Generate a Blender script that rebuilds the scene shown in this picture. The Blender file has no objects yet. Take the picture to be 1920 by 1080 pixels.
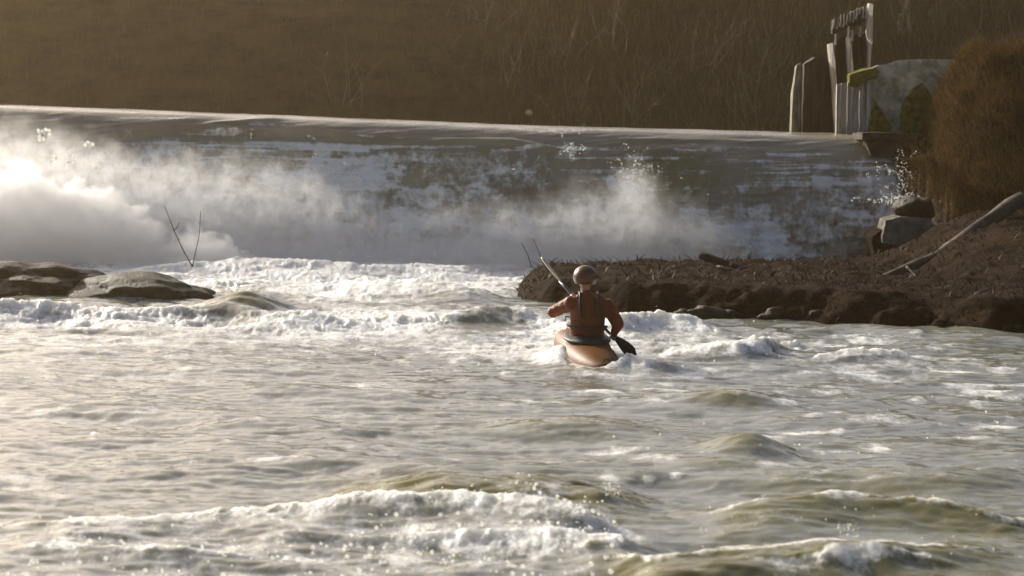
import bpy, bmesh, math, random
import numpy as np
from mathutils import Vector, Matrix, noise as mnoise
R = math.radians
random.seed(7); np.random.seed(7)
sc = bpy.context.scene
col = sc.collection

# ---------------------------------------------------------------- camera
F = 4250.0                       # focal length in pixels of the 1920 wide photograph
cam_d = bpy.data.cameras.new('camera'); cam = bpy.data.objects.new('camera', cam_d); col.objects.link(cam)
cam_d.sensor_width = 36; cam_d.lens = F/1920*36; cam_d.clip_start = .5; cam_d.clip_end = 3000
PITCH = math.atan(295/F)
cam.location = (0, 0, 2.5)
CM = Matrix.Rotation(R(90)-PITCH, 3, 'X') @ Matrix.Rotation(R(1.2), 3, 'Z')
cam.rotation_euler = CM.to_euler()
cam_d.dof.use_dof = True; cam_d.dof.focus_distance = 27; cam_d.dof.aperture_fstop = 3.0
sc.camera = cam
# ---------------------------------------------------------------- sky, sun, exposure
SUN_EL, SUN_AZ = 23.0, 41.0     # azimuth: degrees to the left of the view direction
w = bpy.data.worlds.new('World'); sc.world = w; w.use_nodes = True
wn = w.node_tree; bg = wn.nodes['Background']
sky = wn.nodes.new('ShaderNodeTexSky'); sky.sky_type = 'NISHITA'; sky.sun_disc = False
sky.sun_elevation = R(SUN_EL); sky.sun_rotation = R(-SUN_AZ); sky.dust_density = 5.0; sky.air_density = .6; sky.ozone_density = .5
wn.links.new(sky.outputs[0], bg.inputs[0]); bg.inputs[1].default_value = .115
sl = bpy.data.lights.new('sun', 'SUN'); sun = bpy.data.objects.new('sun', sl); col.objects.link(sun)
sl.energy = 4.9; sl.angle = R(.5); sl.color = (1, .945, .84)
a, e = R(SUN_AZ), R(SUN_EL)
SUN = Vector((-math.sin(a)*math.cos(e), math.cos(a)*math.cos(e), math.sin(e)))   # towards the sun
sun.rotation_euler = SUN.to_track_quat('Z', 'Y').to_euler(); sun.location = SUN*60
sc.view_settings.view_transform = 'Standard'; sc.view_settings.look = 'None'
sc.view_settings.exposure = 0.27; sc.view_settings.gamma = 1.0
sc.render.engine = 'CYCLES'
cy = sc.cycles
cy.use_denoising = True; cy.max_bounces = 8; cy.volume_bounces = 5; cy.max_bounces = 8; cy.diffuse_bounces = 3
cy.transmission_bounces = 4; cy.transparent_max_bounces = 8; cy.sample_clamp_indirect = 4; cy.sample_clamp_direct = 12
cy.volume_step_rate = 1.0; cy.volume_max_steps = 128

# ---------------------------------------------------------------- helpers
C0 = np.array([0, 0, 2.5]); CN = np.array(CM)
def ray(px, py): return CN @ np.array([(px-960)/F, -(py-540)/F, -1.0])
def P(px, py, Y): d = ray(px, py); return C0 + d*(Y/d[1])
def G(px, py, z=0.0): d = ray(px, py); return C0 + d*((z-2.5)/d[2])
def V(px, py, Y): return Vector(P(px, py, Y))
def hsh(ix, iy, s):
    h = (ix.astype(np.int64)*374761393 + iy.astype(np.int64)*668265263 + s*362437 + 1013904223) & 0xffffffff
    h = ((h ^ (h >> 13))*1274126177) & 0xffffffff; h = ((h ^ (h >> 16))*2246822519) & 0xffffffff
    return (((h ^ (h >> 15)) & 0xffffff)/float(0xffffff))
def vn(x, y, s=0):
    ix = np.floor(x); iy = np.floor(y); fx = x-ix; fy = y-iy
    fx = fx*fx*fx*(fx*(fx*6-15)+10); fy = fy*fy*fy*(fy*(fy*6-15)+10)
    a, b, c, d = hsh(ix, iy, s), hsh(ix+1, iy, s), hsh(ix, iy+1, s), hsh(ix+1, iy+1, s)
    return (a*(1-fx)+b*fx)*(1-fy) + (c*(1-fx)+d*fx)*fy
def fbm(x, y, s=0, o=4, g=.5):
    t = 0; amp = 1; n = 0
    for k in range(o):
        ca, sa = math.cos(.6*k+.3), math.sin(.6*k+.3)
        t = t + amp*vn((x*ca-y*sa)*2**k, (x*sa+y*ca)*2**k, s+17*k); n += amp; amp *= g
    return t/n                              # 0..1, mean .5
def afbm(x, y, s=0, o=4, g=.5):             # same, keeps the axes (for stretched noise)
    t = 0; amp = 1; n = 0
    for k in range(o): t = t + amp*vn(x*2**k+7.3*k, y*2**k+3.1*k, s+17*k); n += amp; amp *= g
    return t/n
def billow(x, y, s=0, o=3, g=.5):
    t = 0; amp = 1; n = 0
    for k in range(o): t = t + amp*(1-np.abs(2*vn(x*2**k+5.1*k, y*2**k+1.7*k, s+31*k)-1)); n += amp; amp *= g
    return t/n
def ss(a, b, x): t = np.clip((x-a)/(b-a), 0, 1); return t*t*(3-2*t)
def tag(o, label=None, cat=None, group=None, kind=None):
    if label: o['label'] = label
    if cat: o['category'] = cat
    if group: o['group'] = group
    if kind: o['kind'] = kind
    return o
def np_mesh(name, verts, faces, mat, attrs=None, smooth=True, parent=None):
    verts = np.asarray(verts, np.float32); faces = np.asarray(faces, np.int32); k = faces.shape[1]
    me = bpy.data.meshes.new(name)
    me.vertices.add(len(verts)); me.vertices.foreach_set('co', verts.ravel())
    me.loops.add(faces.size); me.loops.foreach_set('vertex_index', faces.ravel())
    me.polygons.add(len(faces)); me.polygons.foreach_set('loop_start', np.arange(0, faces.size, k, dtype=np.int32))
    me.polygons.foreach_set('use_smooth', np.full(len(faces), smooth)); me.update(calc_edges=True)
    for n, v in (attrs or {}).items():
        at = me.attributes.new(n, 'FLOAT', 'POINT'); at.data.foreach_set('value', np.asarray(v, np.float32).ravel())
    if mat: me.materials.append(mat)
    o = bpy.data.objects.new(name, me); col.objects.link(o); o.parent = parent
    return o
def grid_faces(nr, nc):
    i = np.arange(nr-1)[:, None]*nc + np.arange(nc-1)[None]
    return np.stack([i, i+1, i+nc+1, i+nc], -1).reshape(-1, 4)
def grid(name, X, Y, Z, mat, attrs=None):
    return np_mesh(name, np.stack([X, Y, Z], -1).reshape(-1, 3), grid_faces(*X.shape), mat, attrs)
def bm_obj(name, bm, mat, parent=None, smooth=True):
    me = bpy.data.meshes.new(name); bm.normal_update(); bm.to_mesh(me); bm.free()
    for p in me.polygons: p.use_smooth = smooth
    if mat: me.materials.append(mat)
    o = bpy.data.objects.new(name, me); col.objects.link(o); o.parent = parent
    return o
def empty(name, loc=(0, 0, 0), rz=0):
    o = bpy.data.objects.new(name, None); col.objects.link(o); o.location = loc; o.rotation_euler = (0, 0, rz); o.empty_display_size = .2
    return o

# ---- materials
def mat(name):
    m = bpy.data.materials.new(name); m.use_nodes = True; nt = m.node_tree
    b = nt.nodes['Principled BSDF']; return m, nt, b
def N(nt, t, **kw):
    n = nt.nodes.new(t)
    for k, v in kw.items():
        if k in n.inputs: n.inputs[k].default_value = v
        else: setattr(n, k, v)
    return n
def coords(nt, scale=(1, 1, 1)):
    tc = nt.nodes.new('ShaderNodeTexCoord'); mp = nt.nodes.new('ShaderNodeMapping'); mp.inputs['Scale'].default_value = scale
    nt.links.new(tc.outputs['Object'], mp.inputs[0]); return mp.outputs[0]
def ramp(nt, src, stops):
    r = nt.nodes.new('ShaderNodeValToRGB'); nt.links.new(src, r.inputs[0]); el = r.color_ramp.elements
    while len(el) < len(stops): el.new(.5)
    for q, (p, c) in zip(el, stops): q.position = p; q.color = (*c, 1) if len(c) == 3 else c
    return r.outputs[0]
def noisy(name, c1, c2, scale=(3, 3, 3), rough=.8, bump=.4, dist=.02, c3=None, detail=6, spec=.3, fine=12):
    m, nt, b = mat(name); v = coords(nt, scale)
    n = N(nt, 'ShaderNodeTexNoise', Scale=1.0, Detail=detail, Roughness=.62); nt.links.new(v, n.inputs['Vector'])
    st = [(.36, c1), (.62, c2)] + ([(.72, c3)] if c3 else [])
    nt.links.new(ramp(nt, n.outputs[0], st), b.inputs['Base Color'])
    n2 = N(nt, 'ShaderNodeTexNoise', Scale=float(fine)/3, Detail=6.0, Roughness=.7); nt.links.new(v, n2.inputs['Vector'])
    bp = N(nt, 'ShaderNodeBump', Strength=bump, Distance=dist); nt.links.new(n2.outputs[0], bp.inputs['Height']); nt.links.new(bp.outputs[0], b.inputs['Normal'])
    b.inputs['Roughness'].default_value = rough; b.inputs['Specular IOR Level'].default_value = spec
    return m
def water_material(name, body, foam_col=(.90, .89, .84), streak=(1, 1, 1), sss=.25, rough=.10, bump=.35, gap=2.5):
    """muddy river water mixed with white foam by the mesh attribute 'foam' broken up by noise"""
    m, nt, b = mat(name); L = nt.links.new; v = coords(nt)
    at = nt.nodes.new('ShaderNodeAttribute'); at.attribute_name = 'foam'
    vs = coords(nt, streak)
    n = N(nt, 'ShaderNodeTexNoise', Scale=4.0, Detail=8.0, Roughness=.72); L(vs, n.inputs['Vector'])
    # foam + (noise-.5)*.8 through a soft threshold
    m1 = N(nt, 'ShaderNodeMath', operation='MULTIPLY_ADD'); L(n.outputs[0], m1.inputs[0]); m1.inputs[1].default_value = gap; m1.inputs[2].default_value = -gap/2
    m2 = N(nt, 'ShaderNodeMath', operation='ADD'); L(m1.outputs[0], m2.inputs[0]); L(at.outputs['Fac'], m2.inputs[1])
    mr = N(nt, 'ShaderNodeMapRange', interpolation_type='SMOOTHSTEP'); L(m2.outputs[0], mr.inputs[0]); mr.inputs[1].default_value = .24; mr.inputs[2].default_value = .98
    fac = mr.outputs[0]
    nw = N(nt, 'ShaderNodeTexNoise', Scale=1.0, Detail=2.0); L(coords(nt, (.5, .25, 1)), nw.inputs['Vector'])
    L(ramp(nt, nw.outputs[0], [(.35, body), (.65, tuple(c*1.35 for c in body))]), b.inputs['Base Color'])
    ac = nt.nodes.new('ShaderNodeAttribute'); ac.attribute_name = 'clear'; mc = N(nt, 'ShaderNodeMix', data_type='RGBA'); L(ac.outputs['Fac'], mc.inputs[0])
    L(b.inputs['Base Color'].links[0].from_socket, mc.inputs[6]); mc.inputs[7].default_value = (.15, .135, .035, 1); L(mc.outputs[2], b.inputs['Base Color'])
    b.inputs['Roughness'].default_value = rough; b.inputs['IOR'].default_value = 1.33
    b.inputs['Subsurface Weight'].default_value = 1.0 if sss else 0; b.inputs['Subsurface Scale'].default_value = sss
    b.inputs['Subsurface Radius'].default_value = (1, .85, .3)
    nb = N(nt, 'ShaderNodeTexNoise', Scale=9.0, Detail=4.0, Roughness=.55); L(coords(nt, streak), nb.inputs['Vector'])
    bp = N(nt, 'ShaderNodeBump', Strength=bump, Distance=.03); L(nb.outputs[0], bp.inputs['Height']); L(bp.outputs[0], b.inputs['Normal'])
    f = nt.nodes.new('ShaderNodeBsdfPrincipled'); f.inputs['Base Color'].default_value = (*foam_col, 1); f.inputs['Roughness'].default_value = .45
    f.inputs['Subsurface Weight'].default_value = 1.0; f.inputs['Subsurface Scale'].default_value = .14; f.inputs['Subsurface Radius'].default_value = (1, .95, .8)
    nf = N(nt, 'ShaderNodeTexNoise', Scale=26.0, Detail=4.0, Roughness=.6); L(v, nf.inputs['Vector'])
    bf = N(nt, 'ShaderNodeBump', Strength=.8, Distance=.03); L(nf.outputs[0], bf.inputs['Height']); L(bf.outputs[0], f.inputs['Normal'])
    mx = nt.nodes.new('ShaderNodeMixShader'); L(fac, mx.inputs[0]); L(b.outputs[0], mx.inputs[1]); L(f.outputs[0], mx.inputs[2])
    L(mx.outputs[0], nt.nodes['Material Output'].inputs['Surface'])
    return m

M = {}
M['river'] = water_material('river_water', (.205, .205, .172), streak=(1, .55, 1), bump=.11)
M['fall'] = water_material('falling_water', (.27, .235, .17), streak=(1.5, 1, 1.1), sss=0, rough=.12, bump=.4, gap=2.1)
M['foam'] = noisy('foam', (.84, .84, .80), (.9, .9, .87), (12, 12, 12), .5, .8, .03)
M['foam'].node_tree.nodes['Principled BSDF'].inputs['Subsurface Weight'].default_value = 1
M['foam'].node_tree.nodes['Principled BSDF'].inputs['Subsurface Scale'].default_value = .08
M['earth'] = noisy('wet_earth', (.010, .005, .003), (.032, .016, .007), (2.2, 2.2, 5), .9, 1.0, .08, c3=(.04, .028, .014), spec=.05)
M['bank'] = noisy('bank_litter', (.020, .014, .006), (.085, .060, .018), (.8, .8, 1.5), .9, 1.0, .12, c3=(.06, .052, .016))
M['grassbank'] = noisy('dry_grass_bank', (.022, .014, .006), (.055, .034, .012), (1.5, 1.5, 2.5), .9, 1.0, .06)
M['concrete'] = noisy('old_concrete', (.10, .095, .08), (.20, .19, .165), (1.6, 1.6, .7), .85, .7, .02, c3=(.26, .25, .22))
M['darkstone'] = noisy('dark_wet_stone', (.03, .024, .016), (.085, .07, .045), (4, 4, 4), .8, .9, .03)
M['rockgrey'] = noisy('grey_stone', (.30, .27, .18), (.78, .70, .50), (5, 5, 5), .8, .8, .03)
M['blockstone'] = noisy('dusty_stone', (.09, .08, .065), (.22, .20, .165), (5, 5, 5), .9, .9, .03)
M['moss'] = noisy('moss', (.07, .07, .012), (.24, .21, .035), (9, 9, 9), .95, 1.0, .04)
M['timber'] = noisy('dark_timber', (.016, .011, .008), (.050, .036, .024), (9, 9, .8), .8, .9, .02)
M['paletimber'] = noisy('weathered_pale_timber', (.20, .17, .13), (.55, .51, .44), (16, 16, .7), .7, .9, .015)
M['greytimber'] = noisy('grey_timber', (.09, .07, .05), (.34, .31, .25), (10, 10, 2), .8, .9, .02)
M['stem'] = noisy('bare_stem', (.10, .075, .048), (.24, .19, .125), (6, 6, 3), .8, .5, .01)
M['wood'] = noisy('driftwood', (.035, .024, .017), (.10, .072, .05), (6, 6, 6), .75, .8, .01)
M['washedrock'] = noisy('washed_rock', (.028, .026, .013), (.075, .072, .042), (4, 4, 4), .6, .9, .05, c3=(.2, .2, .17), spec=.25)
M['wetrock'] = noisy('wet_rock', (.018, .012, .006), (.045, .030, .015), (3, 3, 3), .6, .8, .05, spec=.25)
def straw_mat(name, c1, c2, tr=.4):
    m, nt, b = mat(name); L = nt.links.new
    at = nt.nodes.new('ShaderNodeAttribute'); at.attribute_name = 'tint'
    b.inputs['Roughness'].default_value = .6
    rc = ramp(nt, at.outputs['Fac'], [(0, c1), (1, c2)]); L(rc, b.inputs['Base Color'])
    t = nt.nodes.new('ShaderNodeBsdfTranslucent'); L(rc, t.inputs[0]); mx = nt.nodes.new('ShaderNodeMixShader'); mx.inputs[0].default_value = tr
    L(b.outputs[0], mx.inputs[1]); L(t.outputs[0], mx.inputs[2]); L(mx.outputs[0], nt.nodes['Material Output'].inputs['Surface'])
    return m
M['straw'] = straw_mat('dry_stems', (.018, .013, .006), (.27, .205, .075))
M['olive'] = straw_mat('olive_stems', (.05, .042, .012), (.14, .12, .03))
M['litter'] = straw_mat('litter', (.012, .007, .004), (.075, .040, .018), .1)
M['grass'] = straw_mat('dry_grass', (.05, .03, .011), (.19, .115, .035), .25)

# ================================================================ the river below the weir
NC, NR = 1300, 900
U = np.linspace(-.36, .36, NC)[None]; Yr = np.exp(np.linspace(math.log(8.5), math.log(44.5), NR))[:, None]
Y = Yr + 0*U; X = U*Yr
CI = CN.T
D = np.stack([X, Y, np.full_like(X, -2.5)], -1) @ CN           # camera space (CN^T * d)
PX = 960 + F*D[..., 0]/-D[..., 2]; PY = 540 - F*D[..., 1]/-D[..., 2]    # where each bit of the flat river lies in the survey photograph
CL = np.zeros_like(X); Z = np.zeros_like(X); FO = np.zeros_like(X); LUMP = np.zeros_like(X)
# swell and chop
far = ss(14, 34, Y)
Z += (.5-afbm(X*.55+3, Y*.9, 1, 3))*.16
Z += (.5-afbm(X*1.6, Y*3.2, 2, 4, .55))*.085*(.45+.55*ss(.4, .6, fbm(X*.3, Y*.3, 77, 2)))*(1-.55*np.exp(-((Y-20)/5)**2))
Z += (billow(X*1.2+.4*Y*.3, Y*2.6, 5, 3)-.5)*.035
Z += (.5-afbm(X*6, Y*9, 3, 3))*.016
def ridge(pts, wf, wb, foam=0.0, fl=.5, side=0.0, crisp=.0, clear=0.0):
    """a standing wave along pts (px, py of the crest, height): wf / wb = width of its downstream and upstream side"""
    global Z, FO, LUMP, CL
    W = np.array([[*G(p, q, h)[:2], h] for p, q, h in pts]); W = W[np.argsort(W[:, 0])]
    jit = (fbm(X*1.5, Y*.2, 51, 3)-.5)*.35*wb
    yc = np.interp(X, W[:, 0], W[:, 1]) + jit; xj = X+(fbm(X*1.2, Y*1.4, 52, 3)-.5)*.7; h = sum(np.interp(xj+sh, W[:, 0], W[:, 2], left=0, right=0) for sh in (-.3, -.18, -.06, .06, .18, .3))/6
    h = h*(.8+.4*fbm(X*2.2, Y*.4, 61, 2))
    d = Y-yc; prof = np.where(d > 0, np.exp(-(d/wb)**2), np.exp(-(np.abs(d)/wf)**1.6))
    Z = np.maximum(Z, Z*.35 + h*prof) if crisp else Z + h*prof
    k = ss(0, .42, h/max(W[:, 2].max(), 1e-3))
    CL = np.maximum(CL, clear*k*np.where(d > 0, np.exp(-(d/wb)**2), np.exp(-(np.abs(d)/(wf*1.3))**4)))
    fm = np.where(d > 0, np.exp(-(d/(.12*wb+.03))**2), np.exp(-(np.abs(d)/fl)**1.5))
    FO = np.maximum(FO, foam*k*fm); LUMP = np.maximum(LUMP, k*fm*min(1, foam))
def mound(px, py, h, rx, ry, foam=0.0, lump=0):
    global Z, FO, LUMP, CL
    c = G(px, py, 0); q = np.exp(-((X-c[0])/rx)**2-((Y-c[1])/ry)**2)
    Z = Z + h*q; FO = FO + foam*q; CL = np.maximum(CL, min(1, h*8)*q)
def area(px, py, rx, ry, f, l=0.0, hard=1):
    global FO, LUMP
    q = np.exp(-(np.abs((PX-px)/rx)**2+np.abs((PY-py)/ry)**2)**hard); FO = np.maximum(FO, f*q); LUMP = np.maximum(LUMP, l*q)
# foreground: pourover hump and the breaking foam pile in front of it
ridge([(560, 915, 0), (740, 897, .14), (900, 880, .21), (1020, 882, .21), (1120, 905, .14), (1200, 930, 0)], .7, .8, clear=1.0)
ridge([(60, 985, 0), (180, 974, .05), (300, 956, .07), (370, 964, .03), (440, 938, .09), (490, 956, .05), (600, 944, .09), (680, 946, .06), (760, 938, .11), (840, 948, .09), (900, 942, .12), (950, 956, .08), (1000, 948, .12), (1080, 966, .09), (1150, 988, .06), (1200, 1010, 0)], .75, .14, .9, .35)
area(760, 1030, 420, 62, .42, .25, 2); area(250, 1040, 420, 60, .36, .2, 2); area(1010, 985, 130, 50, .6, .5)
ridge([(0, 1035, 0), (200, 1028, .04), (420, 1030, .05), (560, 1045, 0)], .3, .2, .7, .15)
ridge([(760, 1010, 0), (900, 1000, .06), (1050, 1006, .06), (1120, 1030, 0)], .25, .15, .9, .4)
Z -= .05*np.exp(-((PX-700)/450)**4-((PY-960)/35)**2)
# right foreground waves with olive faces
ridge([(1330, 975, 0), (1390, 938, .12), (1480, 920, .17), (1600, 925, .14), (1740, 938, .13), (1900, 965, .09), (2050, 985, 0)], .6, .35, .62, .10, clear=.9)
ridge([(1340, 905, 0), (1560, 897, .08), (1750, 890, .11), (1850, 900, .05), (1930, 910, 0)], .6, .5, .3, .12, clear=.6)
ridge([(1130, 1050, 0), (1220, 1035, .12), (1370, 1015, .16), (1500, 1000, .18), (1640, 998, .18), (1790, 1008, .14), (1880, 1020, .08), (1960, 1035, 0)], .7, .3, .66, .10, clear=.9)
ridge([(1480, 1085, 0), (1560, 1060, .06), (1700, 1055, .06), (1780, 1075, 0)], .2, .15, .8, .2)
mound(1405, 850, .15, .32, .35); mound(1380, 760, .10, .40, .5); mound(1370, 885, .07, .4, .3); mound(1080, 810, .08, .7, .6)
for p, q, rx, ry, f in [(1650, 845, 35, 12, .7), (1720, 745, 22, 8, .8), (1480, 845, 30, 8, .65), (1650, 790, 70, 9, .55), (1230, 760, 25, 7, .7), (1150, 705, 120, 6, .55),
                        (1850, 730, 90, 8, .66), (1640, 705, 80, 8, .7), (1560, 725, 90, 8, .5), (180, 817, 14, 7, .9), (40, 893, 60, 8, .6), (1215, 862, 60, 10, .55), (1140, 910, 26, 26, .6), (1840, 800, 90, 16, .42), (1600, 900, 250, 10, .3)]:
    area(p, q, rx, ry, f, f*.4)
area(1000, 700, 1200, 60, .22); area(300, 690, 420, 50, .30); area(700, 800, 1300, 80, .12)
rs_ = np.random.RandomState(4)
for _ in range(70):
    p = rs_.uniform(1080, 1960); q = 630+rs_.rand()**1.6*280; area(p, q, rs_.uniform(15, 80), rs_.uniform(3, 7), rs_.uniform(.45, .8), .3)
for _ in range(60):
    p = rs_.uniform(-40, 1080); q = 640+rs_.rand()**2*280; area(p, q, rs_.uniform(15, 90), rs_.uniform(3, 7), rs_.uniform(.35, .62), .15)
# the white band across the river
ridge([(-300, 570, .2), (0, 570, .20), (100, 574, .16), (200, 580, .13), (290, 568, .22), (350, 582, .13), (430, 576, .17), (500, 590, .12), (555, 580, .20), (640, 596, .10), (760, 596, .09), (840, 594, .12), (900, 587, .15), (960, 582, .16), (1010, 596, .10), (1060, 608, .08), (1160, 608, .12), (1240, 592, .16), (1300, 602, .10), (1340, 622, 0)], .55, .3, .95, 1.4)
area(200, 600, 560, 22, .85, .6, 2); area(640, 605, 420, 30, 1.05, .5, 2); area(300, 640, 700, 22, .5, .2, 2); area(1000, 640, 260, 42, .8, .5, 2); area(1330, 655, 230, 30, .62, .5, 2); area(150, 640, 420, 20, .55, .2, 2); area(1700, 690, 240, 14, .45, .3)
ridge([(1190, 668, 0), (1260, 655, .08), (1380, 645, .16), (1440, 640, .16), (1470, 652, 0)], .5, .2, .95, .6)
ridge([(1500, 685, 0), (1590, 665, .08), (1640, 655, .14), (1680, 665, .08), (1760, 680, 0)], .4, .2, .9, .3)
ridge([(1380, 610, 0), (1440, 603, .05), (1560, 608, .05), (1700, 622, 0)], .6, .4, .1)
ridge([(800, 600, 0), (860, 592, .13), (930, 580, .20), (965, 584, .17), (1000, 606, 0)], .6, .5, .4, .3, clear=.6)
ridge([(1120, 690, 0), (1155, 672, .10), (1180, 660, .13), (1210, 672, .10), (1240, 690, 0)], .35, .25, .8, .35)
# white water between the band and the weir, smooth humps
area(560, 525, 520, 46, 1.25, .7, 2); area(-100, 480, 500, 25, 1.0, 1); area(900, 500, 160, 24, .8, .5); area(-600, 520, 500, 40, 1., .8); area(800, 545, 160, 30, .7, .5)
ridge([(250, 510, 0), (420, 488, .22), (560, 486, .25), (700, 495, .2), (850, 500, .15), (950, 510, 0)], .8, .6, .8, 1.0)
ridge([(550, 540, 0), (640, 520, .18), (760, 525, .2), (880, 545, .16), (960, 560, 0)], 1.0, .6, .55, .8)
FO = FO - .9*np.exp(-(((PX-460)/105)**2+((PY-575)/42)**2)**2)      # the green hump stays clear water
mound(455, 590, .25, .62, .9)
mound(1052, 672, .14, .20, .4, .9); mound(1110, 700, .03, .35, .3, .35)
FO = FO - .7*np.exp(-(((PX-900)/70)**2+((PY-612)/24)**2))
# lumpy relief of the foam
FO = np.clip(FO, 0, 1.3); LUMP = np.clip(LUMP*ss(.25, .7, FO), 0, 1)
lum = billow(X*3.1, Y*2.6, 8, 4, .6); lum2 = billow(X*9, Y*8, 9, 3, .55)
Z += LUMP*((lum-.5)*.09 + (lum2-.5)*.045 + (fbm(X*1.1, Y*1.5, 44, 2)-.5)*.20)*(.5+.5*ss(20, 30, Y)) + LUMP*(billow(X*15, Y*12, 19, 2)-.5)*.022
FO = FO*(1-.35*far*0) + (lum-.55)*.5*LUMP
# hide the river under the mud bar and the bank it runs against
X2 = X + LUMP*(fbm(X*5, Y*5, 21, 3)-.5)*.12; Y2 = Y + LUMP*(fbm(X*5, Y*5, 22, 3)-.5)*.12
river = grid('river_water', X2, Y2, Z, M['river'], {'foam': FO, 'clear': CL}); tag(river, kind='structure')
ground = np_mesh('ground', [(-900, -300, -.9), (900, -300, -.9), (900, 1500, -.9), (-900, 1500, -.9)], [(0, 1, 2, 3)], M['earth']); tag(ground, kind='structure')
pool = np_mesh('downstream_water', [(-60, -40, -.25), (60, -40, -.25), (60, 43, -.25), (-60, 43, -.25)], [(0, 1, 2, 3)], M['river'], {'foam': [0, 0, 0, 0]}); tag(pool, kind='structure')
def river_z(x, y):
    i = np.argmin(np.abs(Yr[:, 0]-y)); j = np.argmin(np.abs(U[0]*Yr[i, 0]-x)); return float(Z[i, j])

# ================================================================ water coming over the weir
XE = P(1738, 290, 43.8)[0]
xs = np.concatenate([np.linspace(-30, -11, 60)[:-1], np.linspace(-11, XE, 900)])
prof = [(34, 0), (8, 0), (3, 0), (1.2, 0), (.6, -.012), (.2, -.045), (0, -.085), (-.2, -.16), (-.5, -.38), (-.75, -.72), (-.95, -1.1), (-1.15, -1.6), (-1.3, -2.1), (-1.4, -2.6), (-1.45, -3.0)]
pr = np.array(prof); seg = np.r_[0, np.cumsum(np.hypot(np.diff(pr[:, 0]), np.diff(pr[:, 1])))]
tt = np.concatenate([np.linspace(0, seg[3], 30)[:-1], np.linspace(seg[3], seg[-1], 330)])
dyp = np.interp(tt, seg, pr[:, 0]); dzp = np.interp(tt, seg, pr[:, 1])
ker = np.ones(13)/13
for arr in (dyp, dzp):
    q = np.convolve(np.pad(arr, 6, 'edge'), ker, 'valid'); arr[30:-7] = q[30:-7]
XX = xs[None] + 0*tt[:, None]
ZC = np.interp(xs, [-30, P(0, 197, 42.5)[0], P(450, 214, 43)[0], P(960, 238, 43.8)[0], P(1300, 243, 43.8)[0], XE], [2.85, 2.80, 2.72, 2.62, 2.60, 2.58])[None]
T = np.linspace(0, 1, 1)[:, None]
YY = 43.8 + dyp[:, None] + .06*(fbm(XX*.5, XX*0, 31, 2)-.5); ZZ = ZC + dzp[:, None]
down = -dzp[:, None] + 0*XX                         # metres below the crest
steep = ss(.02, .5, down)
rel = afbm(XX*1.1, down*1.6, 33, 4)-.5; rel2 = billow(XX*2.6, down*2.2, 34, 3)-.5
amp = .03*steep + .10*ss(.5, 1.6, down)
YY -= (rel*1.4+rel2)*amp*1.4; ZZ += rel*amp*.6
ZZ += (1-steep)*(afbm(XX*1.3, YY*1.5, 35, 3)-.5)*.025
rel3 = afbm(XX*.9+2*down, down*7+.4*XX, 36, 4)-.5; YY -= rel3*.10*ss(.03, .2, down); ZZ += rel3*.02*ss(.03, .2, down)
def PXY(A, B, Cc):
    d = np.stack([A, B, Cc-2.5], -1) @ CN; return 960+F*d[..., 0]/-d[..., 2], 540-F*d[..., 1]/-d[..., 2]
qx, qy = PXY(XX, YY, ZZ)
# folds in the smooth lip (standing ridges of the sheet)
for pts, hh, wd in [([(170, 262), (330, 243), (400, 243), (450, 250), (520, 251), (590, 246), (640, 256), (700, 263)], .11, 4.2), ([(330, 243), (400, 232), (480, 225), (560, 222)], .03, 3), ([(780, 268), (850, 265), (960, 266), (1060, 285), (1080, 330)], .05, 5), ([(1120, 262), (1250, 262), (1500, 268)], .02, 4)]:
    pts = np.array(pts, float); yl = np.interp(qx, pts[:, 0], pts[:, 1], left=-999, right=-999)
    fade = ss(pts[0, 0], pts[0, 0]+60, qx)*ss(pts[-1, 0], pts[-1, 0]-60, qx)
    b = np.exp(-((qy-yl)/wd)**2)*fade; ZZ = ZZ + hh*b; YY = YY - hh*.8*b
f = np.zeros_like(XX)
def wa(px, py, rx, ry, v, hard=1):
    global f
    f = np.maximum(f, v*np.exp(-(((qx-px)/rx)**2+((qy-py)/ry)**2)**hard))
wa(300, 330, 620, 70, .50, 2); wa(850, 330, 250, 45, .42, 2)
wa(100, 430, 520, 90, 1.2, 2); wa(700, 480, 700, 45, .9, 2); wa(420, 330, 250, 50, .42); wa(640, 380, 90, 50, .66); wa(740, 420, 160, 60, .62); wa(900, 430, 300, 60, .55, 2)
wa(1185, 345, 45, 50, .8); wa(1140, 420, 130, 60, .72); wa(1300, 430, 110, 40, .7, 2); wa(1250, 440, 130, 60, .62); wa(1500, 410, 150, 110, .46, 3); wa(1660, 340, 95, 40, .62); wa(1690, 400, 60, 90, .55); wa(950, 330, 260, 30, .36); wa(1070, 285, 30, 30, .5); wa(1500, 262, 300, 10, .33)
f = f*(1-.75*np.exp(-(((qx-1290)/90)**2+((qy-330)/50)**2)**2))
f = f + .55*(fbm(XX*.9, down*1.5, 41, 5, .6)-.5)*ss(.1, .5, down) + .12*(afbm(XX*2, down*.5, 42, 3)-.5)
f = np.clip(f, 0, 1)*ss(.06, .5, down)
f = f + .55*ss(.56, .74, afbm(XX*.55, down*11+XX*.25, 47, 4, .6))*ss(-11, -6, XX)*ss(1.6, .5, down)*ss(.02, .1, down)  # pale lip streaks painted into the foam mask to imitate sky reflections
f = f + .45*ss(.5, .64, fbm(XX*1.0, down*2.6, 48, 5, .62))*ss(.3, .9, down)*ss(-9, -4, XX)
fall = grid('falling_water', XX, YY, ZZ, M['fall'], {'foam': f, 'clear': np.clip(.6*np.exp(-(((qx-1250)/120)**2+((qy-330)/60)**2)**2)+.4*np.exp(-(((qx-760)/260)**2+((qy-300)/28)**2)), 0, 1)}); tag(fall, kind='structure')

# ================================================================ terrain
def axis(a, b, n): return np.linspace(a, b, n)
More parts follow.
